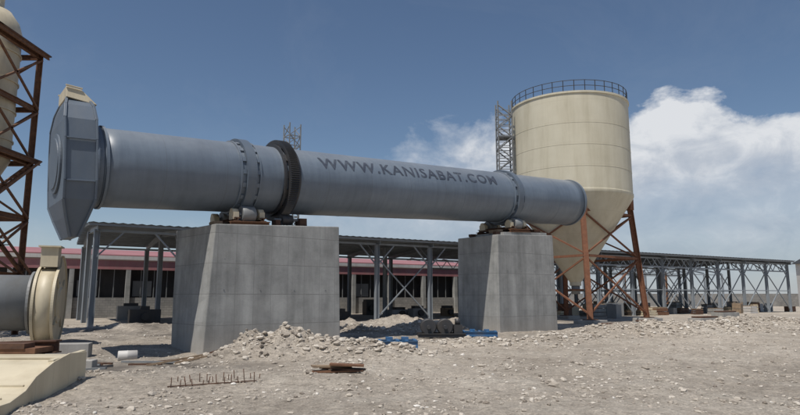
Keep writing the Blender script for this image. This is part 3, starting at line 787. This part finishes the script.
b=B(); b.box((-12.3,19.0,.0),(5.0,.5,.5),'conc',(Vector((.97,.24,0)).normalized(),Vector((-.24,.97,0)).normalized(),Z)); b.box((-9.6,15.6,-.04),(3.6,.35,.3),'conc',(Vector((.99,.1,0)).normalized(),Vector((-.1,.99,0)).normalized(),Z))
b.obj('concrete_footing_strip',bevel=.02)
b=B()
for x_,y_,w_,h in((19.5,39,2.2,.35),(14.5,36,1.2,.25),(23.5,44,2,.4),(11.4,33.5,.9,.2)):
    g=gh(x_,y_); b.box((x_,y_,g+h/2),(w_,.9,h),'conc',(E,Q,Z)); b.box((x_,y_,g+h+.06),(w_*.8,.7,.1),'rustdark',(E,Q,Z))
b.obj('concrete_slabs',bevel=.02)

# ---------------------------------------------------------------- world: sky + clouds
sun_h=Vector((-.52,-.84,0)).normalized(); el=R(64)
w=bpy.data.worlds.new('World'); sc.world=w; w.use_nodes=True; nt=w.node_tree; nt.nodes.clear()
out=N(nt,'ShaderNodeOutputWorld'); bgd=N(nt,'ShaderNodeBackground'); nt.links.new(bgd.outputs[0],out.inputs[0]); bgd.inputs[1].default_value=.08
sky=N(nt,'ShaderNodeTexSky',sky_type='NISHITA'); sky.sun_disc=False; sky.sun_elevation=el; sky.sun_rotation=math.atan2(sun_h.x,sun_h.y)%(2*math.pi)
sky.air_density=1.15; sky.dust_density=.9; sky.ozone_density=2.5; sky.altitude=1200
tc=N(nt,'ShaderNodeTexCoord'); dv=tc.outputs['Generated']
sp=N(nt,'ShaderNodeSeparateXYZ'); nt.links.new(dv,sp.inputs[0])
def mth(op,a,b_=None,c=None,clamp=False):
    n=N(nt,'ShaderNodeMath',operation=op); n.use_clamp=clamp
    for i,v in enumerate((a,b_,c)):
        if v is None: continue
        if hasattr(v,'links'): nt.links.new(v,n.inputs[i])
        else: n.inputs[i].default_value=v
    return n.outputs[0]
def mrange(v,a,b_,c,d):
    n=N(nt,'ShaderNodeMapRange'); nt.links.new(v,n.inputs[0])
    for i,x in enumerate((a,b_,c,d)): n.inputs[i+1].default_value=x
    return n.outputs[0]
azm=mth('ARCTAN2',sp.outputs[0],sp.outputs[1]); elv=mth('ARCSINE',sp.outputs[2])
cb=N(nt,'ShaderNodeCombineXYZ'); nt.links.new(azm,cb.inputs[0]); nt.links.new(elv,cb.inputs[1])
mp=N(nt,'ShaderNodeMapping'); mp.inputs['Scale'].default_value=(1,1.5,1); mp.inputs['Location'].default_value=(2.3,.4,0); nt.links.new(cb.outputs[0],mp.inputs[0])
cn=noisen(nt,mp.outputs[0],9,13,.6,.2); cn2=noisen(nt,mp.outputs[0],4.0,8,.6)
u_=mth('MULTIPLY_ADD',azm,1/6.2832,.5)
def az(a): return a/6.2832+.5
hr=ramp(nt,[(0,(.2,)*3),(az(-1.2),(.12,)*3),(az(-.7),(.11,)*3),(az(-.3),(.12,)*3),(az(-.08),(.21,)*3),(az(.02),(.262,)*3),(az(.12),(.285,)*3),(az(.2),(.29,)*3),(az(.33),(.285,)*3),(az(.38),(.305,)*3),(az(.5),(.30,)*3),(az(.56),(.27,)*3),(az(.64),(.25,)*3),(az(.85),(.22,)*3),(az(1.1),(.15,)*3),(1,(.2,)*3)])
nt.links.new(u_,hr.inputs[0])
nz=mth('MULTIPLY',mth('SUBTRACT',cn.outputs[0],.5),.20)
dens=mth('SUBTRACT',mth('ADD',hr.outputs[0],nz),elv)
dm=mth('MULTIPLY',dens,mrange(azm,.1,.35,14,38),clamp=True)
opa=mrange(azm,-.35,.12,.30,.92)
low=mrange(elv,.0,.17,.6,1)
pa=mth('ADD',cn2.outputs[0],mth('MULTIPLY',elv,.9))
patch=ramp(nt,[(.50,(.6,)*3),(.66,(1,)*3)]); nt.links.new(pa,patch.inputs[0])
mask=mth('MULTIPLY',mth('MULTIPLY',dm,opa),mth('MULTIPLY',low,patch.outputs[0]))
cn3=noisen(nt,mp.outputs[0],14,10,.62,.5)
shade=mth('ADD',mth('MULTIPLY',elv,1.5),mth('ADD',mth('MULTIPLY',cn.outputs[0],.5),mth('MULTIPLY',cn3.outputs[0],.6)))
cc=ramp(nt,[(.60,(4.6,5.3,6.4)),(.80,(6.6,7.1,7.9)),(.97,(9.6,9.8,10.1))])
nt.links.new(shade,cc.inputs[0])
thin=noisen(nt,mp.outputs[0],2.2,9,.7,.6); tr=ramp(nt,[(.5,(0,0,0)),(.8,(.09,.09,.09))]); nt.links.new(thin.outputs[0],tr.inputs[0])
skyt=mix(nt,sky.outputs[0],(5.5,5.9,6.6),tr.outputs[0])
hz=mth('MULTIPLY',mrange(elv,0,.2,1,0),.45)
skyt=mix(nt,skyt,(5.4,6.1,7.2),hz)
col=mix(nt,skyt,cc.outputs[0],mask)
nt.links.new(col,bgd.inputs[0])
sd=bpy.data.lights.new('sun','SUN'); sd.energy=4.2; sd.angle=R(.53); sd.color=(1,.95,.88)
so_=bpy.data.objects.new('sun',sd); sc.collection.objects.link(so_)
dirv=Vector((sun_h.x*math.cos(el),sun_h.y*math.cos(el),math.sin(el)))
so_.rotation_euler=dirv.to_track_quat('Z','Y').to_euler(); so_.location=(0,0,40)
cd=bpy.data.cameras.new('camera'); cd.lens=27; cd.sensor_width=36; cd.clip_end=6000
co=bpy.data.objects.new('camera',cd); sc.collection.objects.link(co); co.location=(0,0,1.7); co.rotation_euler=(R(90+8.48),0,0); sc.camera=co
